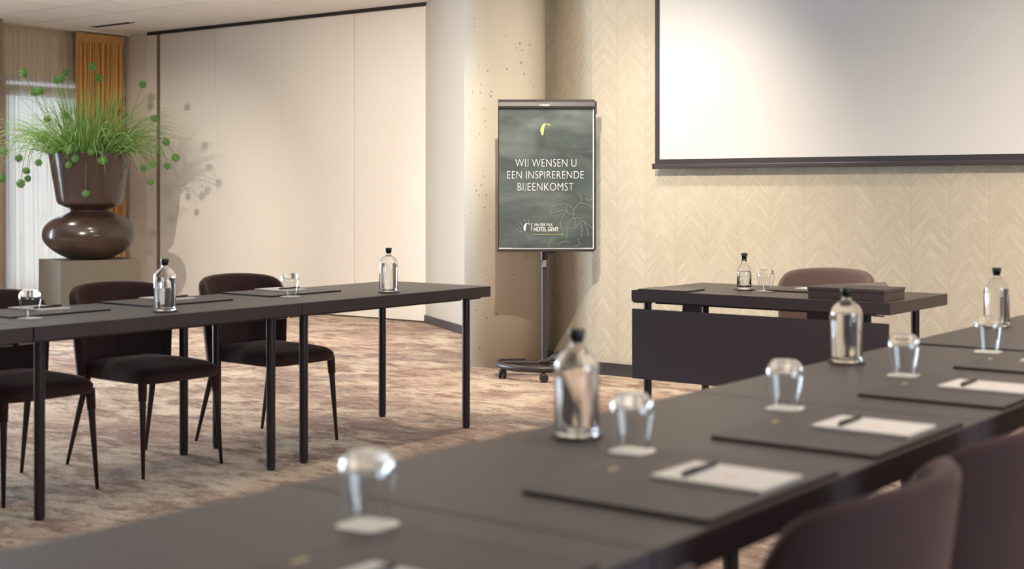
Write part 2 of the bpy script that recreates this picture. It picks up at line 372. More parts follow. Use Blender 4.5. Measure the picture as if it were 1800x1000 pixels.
# window walls with openings (left wall: window in sight and two further along; right wall: one behind the camera)
def wall_with_windows(name, x0, x1, wins, ymin, ymax, label):
    bm = bmesh.new(); y = ymin
    for (a, b, z0, z1) in wins:
        bx(bm, x0, x1, y, a, 0, CEIL); bx(bm, x0, x1, a, b, 0, z0); bx(bm, x0, x1, a, b, z1, CEIL); y = b
    bx(bm, x0, x1, y, ymax, 0, CEIL)
    return tag(obj(name, bm, M['plaster']), label, kind='structure')
LW = [(-0.3, 2.7, 0.12, 2.52), (3.7, 6.7, 0.12, 2.52), (8.52, 9.62, 0.12, 2.52)]
wall_with_windows('wall_left', XL - 0.12, XL, LW, YB, YP, 'cream window wall')
RW = [(0.9, 4.3, 0.5, 2.5)]
wall_with_windows('wall_right', XR, XR + 0.12, RW, YB, YP, 'cream wall')
def window(n, x, a, b, z0, z1, label):
    w = thing('window_%d' % n, label, None); w['kind'] = 'structure'
    bm = bmesh.new()
    for (y0, y1, c0, c1) in ((a, a + 0.06, z0, z1), (b - 0.06, b, z0, z1), (a + 0.06, b - 0.06, z0, z0 + 0.06), (a + 0.06, b - 0.06, z1 - 0.06, z1)): bx(bm, x - 0.03, x + 0.03, y0, y1, c0, c1)
    obj('window_frame', bm, M['frame'], w)
    bm = bmesh.new()
    for (y0, y1, c0, c1) in ((a + 0.06, a + 0.10, z0 + 0.06, z1 - 0.06), (b - 0.10, b - 0.06, z0 + 0.06, z1 - 0.06), (a + 0.10, b - 0.10, z1 - 0.22, z1 - 0.10)): bx(bm, x - 0.02, x + 0.02, y0, y1, c0, c1)
    obj('sash', bm, M['frame'], w)
    obj('pane', box(x - 0.004, x + 0.004, a + 0.06, b - 0.06, z0 + 0.06, z1 - 0.06), M['pane'], w)
for n, (a, b, z0, z1) in enumerate(LW): window(n + 1, XL - 0.06, a, b, z0, z1, 'tall daylight window behind sheer curtain' if n == 2 else 'tall daylight window')
window(4, XR + 0.06, *RW[0], 'wide daylight window')
tag(obj('wall_pier', box(XL, XL + 0.42, 7.5, 8.285, 0, CEIL), M['pier']), 'taupe pier beside the window', kind='structure')

# curtains
def drape(name, x, y0, y1, z0, z1, waves, amp, m, gather=0.0, n_per=10, seed=1):
    rnd = random.Random(seed); n = waves * n_per; bm = bmesh.new(); cols = []
    ph = [rnd.uniform(-0.6, 0.6) for _ in range(waves + 2)]; am = [rnd.uniform(0.6, 1.15) for _ in range(waves + 2)]
    zs = [z0 + (z1 - z0) * k / 10 for k in range(11)]
    for i in range(n + 1):
        u = i / n * waves; k = int(u); f = u - k
        a = am[k] * (1 - f) + am[k + 1] * f; p = ph[k] * (1 - f) + ph[k + 1] * f
        col = []
        for kz, z in enumerate(zs):
            t = kz / 10; g = amp * (1 - gather * t)
            col.append(bm.verts.new((x + g * a * math.sin(2 * PI * u + p * (1.3 - t)), y0 + (y1 - y0) * i / n + 0.012 * math.sin(9 * u + 3 * t), z)))
        cols.append(col)
    for a, b in zip(cols, cols[1:]):
        for k in range(10): bm.faces.new((a[k], b[k], b[k + 1], a[k + 1]))
    return bm
cu = thing('curtain', 'heavy pleated ochre curtain hanging to the floor beside the plant', 'curtain', (0, 0, 0))
obj('fabric', drape('c', XL + 0.20, 9.33, 9.98, 0.02, 2.93, 19, 0.055, M['ochre'], 0.25), M['ochre'], cu, smooth=True)
obj('heading', drape('c', XL + 0.20, 9.33, 9.98, 2.93, 3.03, 38, 0.016, M['ochre'], 0.0, 8), M['ochre'], cu, smooth=True)
cs = thing('sheer_curtain', 'translucent white sheer curtain in front of the window', 'curtain', (0, 0, 0))
obj('fabric', drape('s', XL + 0.06, 8.30, 9.60, 0.02, 2.98, 16, 0.026, M['sheer'], 0.2, 8, 5), M['sheer'], cs, smooth=True)
obj('heading', drape('s', XL + 0.06, 8.30, 9.60, 2.98, 3.04, 32, 0.010, M['sheer'], 0.0, 8, 6), M['sheer'], cs, smooth=True)
tag(obj('curtain_rail', box(XL + 0.03, XL + 0.26, 8.30, 10.03, 3.045, CEIL - 0.002), M['plaster']), 'white ceiling rail carrying the curtains', 'curtain rail')

# ------------------------------------------------------------------ tables
TH, TT, TW, TL = 0.75, 0.056, 0.74, 1.40       # height, top thickness, width, length
def make_table(label, group):
    """local: x across (0 = seat side edge), y along; origin at the low corner on the floor"""
    t = thing('conference_table', label, 'table', group=group)
    tp = obj('tabletop', box(0, TW, 0.003, TL - 0.003, TH - TT, TH - 0.002), M['edge'], t, bevel=0.002)
    obj('laminate', box(0, TW, 0.003, TL - 0.003, TH - 0.002, TH), M['tabletop'], tp)
    for (x, y) in ((0.075, 0.065), (TW - 0.06, 0.065), (0.075, TL - 0.14), (TW - 0.06, TL - 0.14)):
        bm = bmesh.new(); lathe(bm, [(0, 0.012), (0.021, 0.012), (0.021, TH - TT - 0.006), (0, TH - TT - 0.006)], 20, x, y)
        lg = obj('leg', bm, M['tleg'], t, smooth=True); lg.data.set_sharp_from_angle(angle=0.7)
        bm = bmesh.new(); lathe(bm, [(0, 0), (0.018, 0), (0.019, 0.012), (0, 0.012)], 16, x, y)
        obj('foot', bm, M['rubber'], lg)
        pl = obj('mounting_plate', box(x - 0.055, x + 0.055, y - 0.055, y + 0.055, TH - TT - 0.006, TH - TT - 0.0005), M['tleg'], t)
        s = 1 if y > 0.5 else -1
        obj('wing_bolt', box(x - 0.008, x + 0.008, y + s * 0.03, y + s * 0.085, TH - TT - 0.014, TH - TT - 0.008), M['zinc'], pl)
    for x in (0.045, TW - 0.07): obj('under_rail', box(x, x + 0.025, 0.12, TL - 0.20, TH - TT - 0.012, TH - TT - 0.001), M['tleg'], t)
    return t
LXF = -4.605                                     # inner edge of the left row
GT = 'tables of the two long rows'
tab = make_table('dark table of the three-chair row, nearest the concrete column', GT)
tab.location = (LXF - TW, 4.47, 0)
dup(tab, (LXF - TW, 3.07, 0), None, 'dark table of the three-chair row, second from the concrete column', GT)
dup(tab, (LXF - TW, 1.67, 0), None, 'dark table of the three-chair row, third from the concrete column', GT)
RXF, RXN = -1.777, -1.037
for k, lb in enumerate(('farthest from', 'third from', 'second from', 'nearest')):
    dup(tab, (RXF, 0.30 + TL * k + (0.03 if k == 3 else 0), 0.003 if k == 3 else 0), 0, 'dark table of the five-notepad row, ' + lb + ' the projection screen', GT)
# presenter desk (same table turned, with a hung modesty panel)
desk = dup(tab, (-3.85, 6.82, 0), -PI / 2, 'presenter desk with hanging dark front panel below the projection screen', None)
desk.name = 'presenter_desk'
if 'group' in desk: del desk['group']
mp = obj('modesty_panel', box(TW - 0.012, TW + 0.006, 0.01, TL - 0.01, 0.295, 0.655), M['modesty'], desk, bevel=0.002)
for y in (0.30, TL - 0.42):
    obj('panel_bracket', box(TW - 0.016, TW - 0.012, y, y + 0.11, 0.60, TH - TT), M['tleg'], mp)

# ------------------------------------------------------------------ chairs (local: +x is the front)
def superell(a, n): 
    c, s = math.cos(a), math.sin(a)
    return math.copysign(abs(c) ** (2 / n), c), math.copysign(abs(s) ** (2 / n), s)
def seat_bm():
    bm = bmesh.new(); N = 64; rings = []
    prof = [(0.0, 0.408), (0.88, 0.408), (0.97, 0.412), (1.0, 0.424), (1.0, 0.446), (0.975, 0.464), (0.90, 0.478), (0.70, 0.488), (0.4, 0.493), (0.0, 0.494)]
    for (r, z) in prof:
        if r == 0: rings.append([bm.verts.new((0.02, 0, z))]); continue
        ring = []
        for i in range(N):
            cx, cy = superell(2 * PI * i / N, 5.5)
            x = 0.02 + 0.268 * r * cx; wy = (0.222 + 0.012 * cx) * r
            ring.append(bm.verts.new((x, wy * cy, z + (-0.012 * max(cx, 0) ** 2 * (z > 0.46)))))
        rings.append(ring)
    for a, b in zip(rings, rings[1:]):
        for i in range(N):
            j = (i + 1) % N
            if len(a) == 1: bm.faces.new((a[0], b[j], b[i]))
            elif len(b) == 1: bm.faces.new((a[i], a[j], b[0]))
            else: bm.faces.new((a[i], a[j], b[j], b[i]))
    return bm
def back_bm():
    bm = bmesh.new(); NS, NT_ = 48, 22
    def mid(s, t):
        phi = s * math.radians(92)
        half = 0.240 + 0.030 * t
        ztop = 0.836 - 0.045 * s * s - 0.095 * abs(s) ** 8
        zbot = 0.395
        z = zbot + (ztop - zbot) * t
        depth = 0.132 + 0.026 * t
        x = -0.252 - 0.062 * t + depth * (1 - math.cos(phi)) - 0.02 * (1 - t) * abs(s) ** 2
        return Vector((x, half * math.sin(phi), z))
    def nrm(s, t):
        e = 1e-3
        du = mid(min(s + e, 1), t) - mid(max(s - e, -1), t); dv = mid(s, min(t + e, 1)) - mid(s, max(t - e, 0))
        return dv.cross(du).normalized()
    S = [math.sin(PI / 2 * (2 * i / NS - 1)) * 0.35 + (2 * i / NS - 1) * 0.65 for i in range(NS + 1)]
    T = [(1 - math.cos(PI * j / NT_)) / 2 * 0.5 + 0.5 * j / NT_ for j in range(NT_ + 1)]
    def th(s, t):
        ds = min(1, (1 - abs(s)) / 0.085); dt = min(1, (1 - t) / 0.07); db = min(1, t / 0.04)
        f = lambda d: math.sqrt(max(0.0, 1 - (1 - d) ** 2))
        return 0.019 * f(ds) * f(dt) * f(db)
    front = []; back = []
    for i in range(NS + 1):
        fr = []; bk = []
        for j in range(NT_ + 1):
            p = mid(S[i], T[j]); n = nrm(S[i], T[j]); h = th(S[i], T[j])
            if h < 1e-6: v = bm.verts.new(p); fr.append(v); bk.append(v)
            else: fr.append(bm.verts.new(p + n * h)); bk.append(bm.verts.new(p - n * h))
        front.append(fr); back.append(bk)
    for g in (front, back):
        for i in range(NS):
            for j in range(NT_):
                bm.faces.new((g[i][j], g[i + 1][j], g[i + 1][j + 1], g[i][j + 1]))
    return bm
def make_chair(label, group=None, fabric='velvet'):
    c = thing('dining_chair', label, 'chair', group=group)
    obj('seat', seat_bm(), M[fabric], c, smooth=True)
    bk = obj('backrest', back_bm(), M[fabric], c, smooth=True)
    for (xt, xb, y, yb) in ((0.235, 0.262, 0.205, 0.222), (0.235, 0.262, -0.205, -0.222), (-0.185, -0.292, 0.19, 0.222), (-0.185, -0.292, -0.19, -0.222)):
        bm = bmesh.new(); sweep(bm, [(xt, y, 0.42), (xt + (xb - xt) * .15, y + (yb - y) * .15, 0.352), (xb, yb, 0.0)], [0.0165, 0.0155, 0.0075], 14)
        lg = obj('leg', bm, M['cleg'], c, smooth=True)
        bm = bmesh.new(); sweep(bm, [(xt, y, 0.425), (xt + (xb - xt) * .2, y + (yb - y) * .2, 0.338)], [0.0205, 0.0185], 14)
        obj('sleeve', bm, M[fabric], lg, smooth=True)
    return c
GC = 'velvet chairs pushed in at the tables'
ch = make_chair('dark brown velvet chair of the three-chair row, nearest the concrete column', GC)
ch.location = (-5.22, 4.83, 0); ch.rotation_euler = (0, 0, 0)
dup(ch, (-5.22, 4.072, 0), 0, 'dark brown velvet chair of the three-chair row, in front of the pedestal', GC)
dup(ch, (-5.22, 3.39, 0), 0, 'dark brown velvet chair of the three-chair row, farthest from the concrete column', GC)
RC = ['farthest from the projection screen', 'third from the projection screen', 'second from the projection screen', 'nearest the projection screen']
for y, lb in zip((1.22, 2.06, 2.68, 3.43), RC): dup(ch, (-1.075, y, 0), PI, 'dark brown velvet chair at the five-notepad table row, ' + lb, GC)
dc = make_chair('velvet chair coloured as if spot-lit, behind the presenter desk', None, 'velvet_lit')
dc.location = (-3.24, 6.93, 0); dc.rotation_euler = (0, 0, -PI / 2)

# ------------------------------------------------------------------ tableware
def bottle_bm(h=0.207, r=0.0465):
    out = [(0, 0), (r * 0.88, 0), (r * 0.97, 0.003), (r, 0.009), (r, 0.140), (r * 0.985, 0.149), (r * 0.93, 0.158), (r * 0.82, 0.167), (r * 0.66, 0.174), (r * 0.47, 0.180), (r * 0.33, 0.185), (r * 0.285, 0.190), (r * 0.28, h)]
    inn = [(r * 0.28 - 0.003, h), (r * 0.28 - 0.003, 0.188), (r * 0.43, 0.1775), (r * 0.62, 0.171), (r * 0.78, 0.163), (r * 0.885, 0.154), (r * 0.94, 0.146), (r * 0.945, 0.139), (r * 0.945, 0.018), (r * 0.85, 0.010), (0, 0.008)]
    bm = bmesh.new(); lathe(bm, out + inn, 48); return bm
def make_bottle(label, group):
    b = thing('water_bottle', label, 'bottle', group=group); r = 0.0465
    g = obj('glass_body', bottle_bm(), M['glass'], b, smooth=True)
    bm = bmesh.new(); lathe(bm, [(0, 0.0095), (r * 0.82, 0.0115), (r * 0.935, 0.019), (r * 0.935, 0.139), (r * 0.93, 0.146), (0, 0.147)], 48)
    w = obj('water', bm, M['water'], b, smooth=True); w.data.set_sharp_from_angle(angle=0.8)
    bm = bmesh.new(); lathe(bm, [(0, 0.192), (0.0093, 0.192), (0.0093, 0.2075), (0.0160, 0.2075), (0.0168, 0.209), (0.0172, 0.220), (0.0160, 0.222), (0, 0.222)], 28)
    s = obj('stopper', bm, M['cap'], b, smooth=True); s.data.set_sharp_from_angle(angle=0.6)
    bm = bmesh.new(); lathe(bm, [(0.0131, 0.2005), (0.0148, 0.2005), (0.0148, 0.207), (0.0131, 0.207)], 28)
    obj('lip_ring', bm, M['glass'], b, smooth=True)
    return b
def make_tumbler(label, group):
    t = thing('tumbler', label, 'glass', group=group)
    prof = smooth_prof([(0.0335, 0.0), (0.0370, 0.030), (0.0425, 0.062), (0.0445, 0.076), (0.0430, 0.088)], 6)
    bm = bmesh.new(); lathe(bm, prof, 48)
    obj('wall', bm, M['thin'], t, smooth=True)
    base = [(0.0, 0.0905), (0.024, 0.0895), (0.038, 0.0865), (0.0414, 0.0860)] + smooth_prof([(0.0431, 0.0872), (0.0400, 0.0985), (0.0335, 0.1075), (0.0285, 0.1120)], 5) + [(0.026, 0.1130), (0, 0.1120)]
    bm = bmesh.new(); lathe(bm, base, 48); b_ = obj('thick_base', bm, M['glass'], t, smooth=True)
    return t
def rounded_rect(w, d, r, n=5):
    pts = []
    for (cx, cy, a0) in ((w / 2 - r, d / 2 - r, 0), (-w / 2 + r, d / 2 - r, 90), (-w / 2 + r, -d / 2 + r, 180), (w / 2 - r, -d / 2 + r, 270)):
        for k in range(n + 1):
            a = math.radians(a0 + 90 * k / n); pts.append((cx + r * math.cos(a), cy + r * math.sin(a)))
    return pts
def make_mat(label, group):
    """x across the table (0.35), y along (0.48); logo near the +x edge"""
    m = thing('desk_pad', label, 'desk pad', group=group)
    obj('base', box(-0.180, 0.180, -0.24, 0.24, 0, 0.0045), M['pad_edge'], m)
    obj('cover', box(-0.180, 0.180, -0.24, 0.24, 0.0045, 0.0075), M['leather'], m, bevel=0.0015)
    bm = bmesh.new()
    prism(bm, [(0.146, 0.020), (0.150, 0.010), (0.146, -0.004), (0.151, -0.018), (0.157, -0.012), (0.158, 0.004), (0.154, 0.016)], 0.0076, 0.0080)
    obj('gold_logo', bm, M['gold'], m)
    return m
def make_notepad(label, group):
    p = thing('notepad', label, 'notepad', group=group)
    obj('pages', box(-0.108, 0.108, -0.080, 0.080, 0, 0.007), M['paper'], p, bevel=0.0008)
    bm = bmesh.new(); lathe(bm, [(0, 0.00705), (0.011, 0.00705), (0.011, 0.0074), (0, 0.0074)], 16, -0.01, 0.0); obj('print', bm, M['rust'], p)
    return p
def make_pen(label, group):
    p = thing('pen', label, 'pen', group=group)
    bm = bmesh.new(); sweep(bm, [(0, -0.068, 0.0048), (0, -0.058, 0.0048), (0, 0.066, 0.0048), (0, 0.070, 0.0048)], [0.0012, 0.0044, 0.0048, 0.0036], 12)
    obj('barrel', bm, M['pen'], p, smooth=True)
    obj('clip', box(-0.0014, 0.0014, 0.022, 0.066, 0.0094, 0.0108), M['pen'], p)
    return p
protos = {}
def place(kind, maker, loc, rz, label, group):
    if kind not in protos:
        o = maker(label, group); o.location = loc; o.rotation_euler = (0, 0, rz); protos[kind] = o; return o
    return dup(protos[kind], loc, rz, label, group)
E = 0.0004
def mk_coaster(label, group):
    bm = bmesh.new(); prism(bm, rounded_rect(0.082, 0.082, 0.022, 5), 0, 0.0016); o = obj('paper_coaster', bm, M['coaster']); return tag(o, label, 'coaster', group)
def mk_dcoaster(label, group):
    bm = bmesh.new(); lathe(bm, [(0, 0), (0.056, 0), (0.056, 0.003), (0, 0.003)], 40); o = obj('leather_coaster', bm, M['dcoaster']); return tag(o, label, 'coaster', group)
def setting(xm, ym, side, who, xg, yg, dn=0.045):
    """one seat: pad, notepad, pen, paper coaster, tumbler. side=+1: logo towards +x"""
    rz = 0 if side > 0 else PI
    place('pad', make_mat, (xm, ym, TH + E), rz, 'dark leather desk pad ' + who, 'desk pads')
    zt = TH + E + 0.0078
    place('note', make_notepad, (xm - side * 0.055, ym + dn, zt), rz, 'white notepad on the desk pad ' + who, 'notepads')
    place('pen', make_pen, (xm - side * 0.002, ym + dn + 0.005, zt + 0.0073), rz + side * -0.05, 'black pen on the notepad ' + who, 'pens')
    place('coaster', mk_coaster, (xg, yg, TH + E), 0.12, 'white square paper coaster ' + who, 'paper coasters')
    place('tumbler', make_tumbler, (xg, yg, TH + E + 0.0018), 0, 'upturned glass tumbler ' + who, 'upturned tumblers')
def bottle(x, y, where):
    place('dcoaster', mk_dcoaster, (x, y, TH + E), 0, 'round dark coaster under the water bottle ' + where, 'leather coasters')
    place('bottle', make_bottle, (x, y, TH + E + 0.0032), 0, 'clear water bottle with black stopper ' + where, 'water bottles')
# left row
XLM = -5.150
setting(XLM, 4.855, 1, 'of the three-chair row, nearest the concrete column', -4.93, 4.70)
setting(XLM, 4.135, 1, 'of the three-chair row, second from the concrete column', -4.93, 3.94)
setting(XLM, 3.45, 1, 'of the three-chair row, third from the concrete column', -4.93, 3.27)
bottle(-4.735, 5.195, 'of the three-chair row, nearest the concrete column')
bottle(-4.735, 3.79, 'of the three-chair row, second from the concrete column')
# right row
XRM = -1.228
who = ['on the five-notepad row, %s the projection screen' % q for q in ('farthest from', 'fourth from', 'third from', 'second from', 'nearest')]
for (ym, yg, w) in zip((1.335, 2.12, 2.772, 3.52, 4.20), (1.56, 2.318, 2.99, 3.73, 4.44), who): setting(XRM, ym, -1, w, -1.465, yg, 0.045 if ym > 2 else -0.04)
bottle(-1.645, 2.387, 'on the five-notepad row, farthest from the projection screen')
bottle(-1.705, 3.89, 'on the five-notepad row, second from the projection screen')
bottle(-1.698, 5.24, 'on the five-notepad row, nearest the projection screen')
# presenter desk things
place('dcoaster', mk_dcoaster, (-3.385, 6.44, TH + E), 0, 'round dark coaster under the small bottle on presenter desk', 'leather coasters')
sb = thing('small_bottle', 'small printed glass bottle with black stopper on the presenter desk', 'bottle', (-3.385, 6.44, TH + E + 0.0032))
r = 0.037
bm = bmesh.new()
lathe(bm, [(0, 0), (r * .9, 0), (r, 0.006), (r, 0.092), (r * .95, 0.102), (r * .75, 0.118), (r * .45, 0.130), (r * .36, 0.138), (r * .34, 0.170), (r * .24, 0.170), (r * .24, 0.138), (r * .6, 0.117), (r * .86, 0.098), (r * .9, 0.092), (r * .9, 0.014), (0, 0.010)], 40)
obj('glass_body', bm, M['glass'], sb, smooth=True)
bm = bmesh.new(); lathe(bm, [(0, 0.0115), (r * .88, 0.0155), (r * .88, 0.090), (r * .85, 0.096), (0, 0.096)], 40); obj('water', bm, M['water'], sb, smooth=True)
bm = bmesh.new(); lathe(bm, [(0, 0.158), (r * .22, 0.158), (r * .22, 0.1705), (0.0165, 0.1705), (0.0165, 0.188), (0, 0.188)], 28); obj('stopper', bm, M['cap'], sb)
bm = bmesh.new()
rnd = random.Random(4)
def on_bottle(a, z, w=0.0): return (r * 1.012 * math.cos(a), r * 1.012 * math.sin(a), z)
a0 = math.atan2(-FWD.y, -FWD.x)
for k in range(9):
    a = a0 + rnd.uniform(-0.65, 0.65); z = rnd.uniform(0.028, 0.075); b = rnd.uniform(-0.5, 0.5)
    sweep(bm, [on_bottle(a + b * q * 0.5, z + q * 0.022) for q in (0, .35, .7, 1)], [0.0010, 0.0022, 0.0018, 0.0006], 5)
obj('print', bm, M['flabel'], sb)
place('coaster', mk_coaster, (-3.262, 6.44, TH + E), 0.1, 'white square paper coaster on the presenter desk', 'paper coasters')
place('tumbler', make_tumbler, (-3.262, 6.44, TH + E + 0.0018), 0, 'upturned glass tumbler on the presenter desk', 'upturned tumblers')
tb = thing('leather_folder', 'thin dark leather folder at the left corner of the presenter desk', 'folder', (-3.675, 6.19, TH + E), 0.05)
obj('cover', box(-0.145, 0.145, -0.10, 0.10, 0, 0.004), M['pad_edge'], tb); obj('top_sheet', box(-0.14, 0.14, -0.095, 0.095, 0.004, 0.008), M['folder'], tb, bevel=0.001)
pd = place('pad', make_mat, (-3.02, 6.615, TH + E), PI / 2 * -1, 'dark leather desk pad on the presenter desk', 'desk pads')
place('note', make_notepad, (-3.05, 6.63, TH + E + 0.0078), PI / 2 * 0.9, 'white notepad on the presenter desk', 'notepads')
place('pen', make_pen, (-3.04, 6.63, TH + E + 0.0151), 1.2, 'black pen on the presenter desk notepad', 'pens')
bxo = thing('leather_box', 'flat dark leather box standing on the presenter desk', 'box', (-2.69, 6.25, TH + E), 0.0)
obj('body', box(-0.19, 0.19, -0.125, 0.125, 0, 0.040), M['boxm'], bxo, bevel=0.002)
obj('lid', box(-0.193, 0.193, -0.128, 0.128, 0.0405, 0.056), M['boxm'], bxo, bevel=0.002)
fo = thing('grey_folder', 'grey folder leaning on the notepad behind the leather box', 'folder', (-2.86, 6.66, TH + E + 0.0185), 0.5)
o = obj('cover', box(-0.15, 0.15, -0.10, 0.10, 0, 0.004), M['folder'], fo, bevel=0.001); o.rotation_euler = (math.radians(4), math.radians(-3), 0); o.location.z = 0.008
obj('sheet', box(-0.15, 0.14, -0.098, 0.098, 0.0, 0.0015), M['paper'], fo)

# ------------------------------------------------------------------ projection screen
scr = thing('projection_screen', 'large white pull-down projection screen with black border', 'screen', (-4.815, YF, 0))
SW, SZ = 3.24, 1.41
obj('cloth', box(0.040, SW - 0.040, -0.062, -0.060, SZ + 0.062, 2.93), M['screen'], scr)
for (a, b, c, d) in ((0.004, 0.040, SZ + 0.02, 2.93), (SW - 0.040, SW - 0.004, SZ + 0.02, 2.93), (0.040, SW - 0.040, SZ + 0.02, SZ + 0.062)): obj('border', box(a, b, -0.0635, -0.060, c, d), M['sframe'], scr)
bm = bmesh.new(); bx(bm, -0.002, SW + 0.002, -0.080, -0.045, SZ, SZ + 0.030); obj('weight_bar', bm, M['sbar'], scr, bevel=0.006)
for x in (-0.008, SW - 0.004): obj('end_cap', box(x, x + 0.012, -0.083, -0.042, SZ - 0.003, SZ + 0.034), M['sframe'], scr, bevel=0.003)
obj('casing', box(-0.05, SW + 0.05, -0.13, -0.002, 2.92, 3.05), M['stickerw'], scr, bevel=0.01)

# ------------------------------------------------------------------ flipchart
PB = FWD * 9.45 + RGT * ((957 - CX) / F_PX * 9.45)
fc = thing('flipchart', 'black flipchart stand with a dark green welcome poster beside the concrete column', 'flipchart', (PB.x, PB.y, 0), YAW)
# local: x right, y away from the camera, z up
def arc(r, a0, a1, n, z, cy=0.0): return [(r * math.cos(math.radians(a0 + (a1 - a0) * k / n)), cy + r * math.sin(math.radians(a0 + (a1 - a0) * k / n)), z) for k in range(n + 1)]
bm = bmesh.new(); sweep(bm, [(-0.13, 0.095, 0.085)] + arc(0.315, 165, 362, 40, 0.085, 0.0), 0.023, 12)
ring = obj('base_ring', bm, M['board'], fc, smooth=True)
bm = bmesh.new(); prism(bm, [(-0.30, -0.02), (0.30, -0.02), (0.28, 0.045), (-0.28, 0.045)], 0.078, 0.100); obj('cross_plate', bm, M['board'], fc, bevel=0.003)
for a in (205, 268, 335):
    x, y = 0.315 * math.cos(math.radians(a)), 0.315 * math.sin(math.radians(a))
    if a == 268: y -= 0.0
    bm = bmesh.new(); lathe(bm, [(0, 0.05), (0.008, 0.05), (0.008, 0.085), (0, 0.085)], 10, x, y); cst = obj('caster', bm, M['rubber'], fc)
    ax = Vector((math.cos(math.radians(a * 1.7)), math.sin(math.radians(a * 1.7)), 0)); c0 = Vector((x, y, 0.0285))
    for s in (-1, 1):
        bm = bmesh.new(); sweep(bm, [c0 + ax * s * 0.005, c0 + ax * s * 0.009, c0 + ax * s * 0.020, c0 + ax * s * 0.025], [0.020, 0.0285, 0.0285, 0.022], 20); obj('wheel', bm, M['rubber'], cst)
    bm = bmesh.new(); sweep(bm, [c0 - ax * 0.021 + Vector((0, 0, 0.016)), c0 + ax * 0.021 + Vector((0, 0, 0.016))], 0.016, 14); obj('fork', bm, M['rubber'], cst)
bm = bmesh.new(); lathe(bm, [(0, 0.09), (0.045, 0.10), (0.045, 0.106), (0.024, 0.112), (0.0205, 0.116), (0.0205, 0.60), (0.0205, 0.78), (0, 0.78)], 24); p_ = obj('post', bm, M['clip'], fc, smooth=True); p_.data.set_sharp_from_angle(angle=0.6)
bm = bmesh.new(); bx(bm, -0.012, 0.012, -0.0216, -0.0206, 0.745, 0.79); obj('sticker', bm, M['stickerw'], p_)
bm = bmesh.new(); bx(bm, -0.009, 0.009, -0.0222, -0.0217, 0.768, 0.784); obj('sticker', bm, M['sticker'], p_)
bm = bmesh.new(); lathe(bm, [(0, 0.792), (0.026, 0.792), (0.026, 0.875), (0, 0.875)], 24); cl_ = obj('clamp', bm, M['board'], fc, smooth=True); cl_.data.set_sharp_from_angle(angle=0.6)
bm = bmesh.new(); sweep(bm, [(0.02, 0, 0.845), (0.055, 0, 0.845), (0.056, 0, 0.838)], [0.006, 0.006, 0.010], 10); obj('knob', bm, M['board'], cl_)
bm = bmesh.new(); sweep(bm, [(0.03, 0.03, 0.10), (0.10, 0.09, 0.115), (0.14, 0.11, 0.12)], [0.02, 0.045, 0.03], 12); obj('foot_pedal', bm, M['rubber'], fc, smooth=True)
bd = bpy.data.objects.new('board_pivot', None)
# board plane (local y = -0.15 in front of the post)
BY = -0.15; S = 9.3 / F_PX
def U(px): return (px - 957) * S
def V(py): return CAM_H - (py - HY) * S
def brd(px0, px1, py0, py1, d0, d1): return box(U(px0), U(px1), BY - d0, BY - d1, V(py1), V(py0))
board = obj('board', brd(874.5, 1046.5, 178, 440, -0.026, 0.0), M['board'], fc, bevel=0.003)
pz = bmesh.new()
NX, NZ = 24, 36
x0, x1, z0, z1 = U(876.5), U(1041), V(436), V(191)
grid = [[None] * (NZ + 1) for _ in range(NX + 1)]
def wav(u, v):
    top = max(0, v - 0.72) / 0.28
    return 0.0022 * top * math.sin(v * 46) * math.exp(-((u - .5) / .33) ** 2) + 0.0012 * math.sin(3 * u + 7 * v) * (1 - v)
for i in range(NX + 1):
    for j in range(NZ + 1):
        u, v = i / NX, j / NZ
        grid[i][j] = pz.verts.new((x0 + (x1 - x0) * u, BY - 0.0055 - wav(u, v), z0 + (z1 - z0) * v))
for i in range(NX):
    for j in range(NZ): pz.faces.new((grid[i][j], grid[i + 1][j], grid[i + 1][j + 1], grid[i][j + 1]))
poster = obj('poster', pz, M['poster'], fc, smooth=True)
poster['label'] = 'dark grey-green poster wishing an inspiring meeting'
obj('poster_edge', brd(1041, 1042.8, 190, 437, 0.003, 0.006), M['film'], poster)
obj('poster_edge', brd(876, 1042.8, 435.6, 437, 0.003, 0.006), M['film'], poster)
bm = bmesh.new(); prism(bm, [(0, 0)] * 0 or [(-0.004, 0.0), (0.024, 0.004), (0.030, 0.020), (0.027, 0.046), (0.014, 0.064), (-0.004, 0.066)], U(874.5), U(1044.5))
clip = obj('clip_bar', bm, M['clip'], fc, bevel=0.002)
clip.matrix_local = Matrix(((0, 0, 1, 0), (-1, 0, 0, BY), (0, 1, 0, V(192)), (0, 0, 0, 1)))
obj('tray', brd(873, 1043.5, 437, 442, -0.02, 0.030), M['board'], fc, bevel=0.003)
obj('side_arm', brd(1043.5, 1048, 178, 200, -0.028, 0.012), M['board'], fc, bevel=0.002)
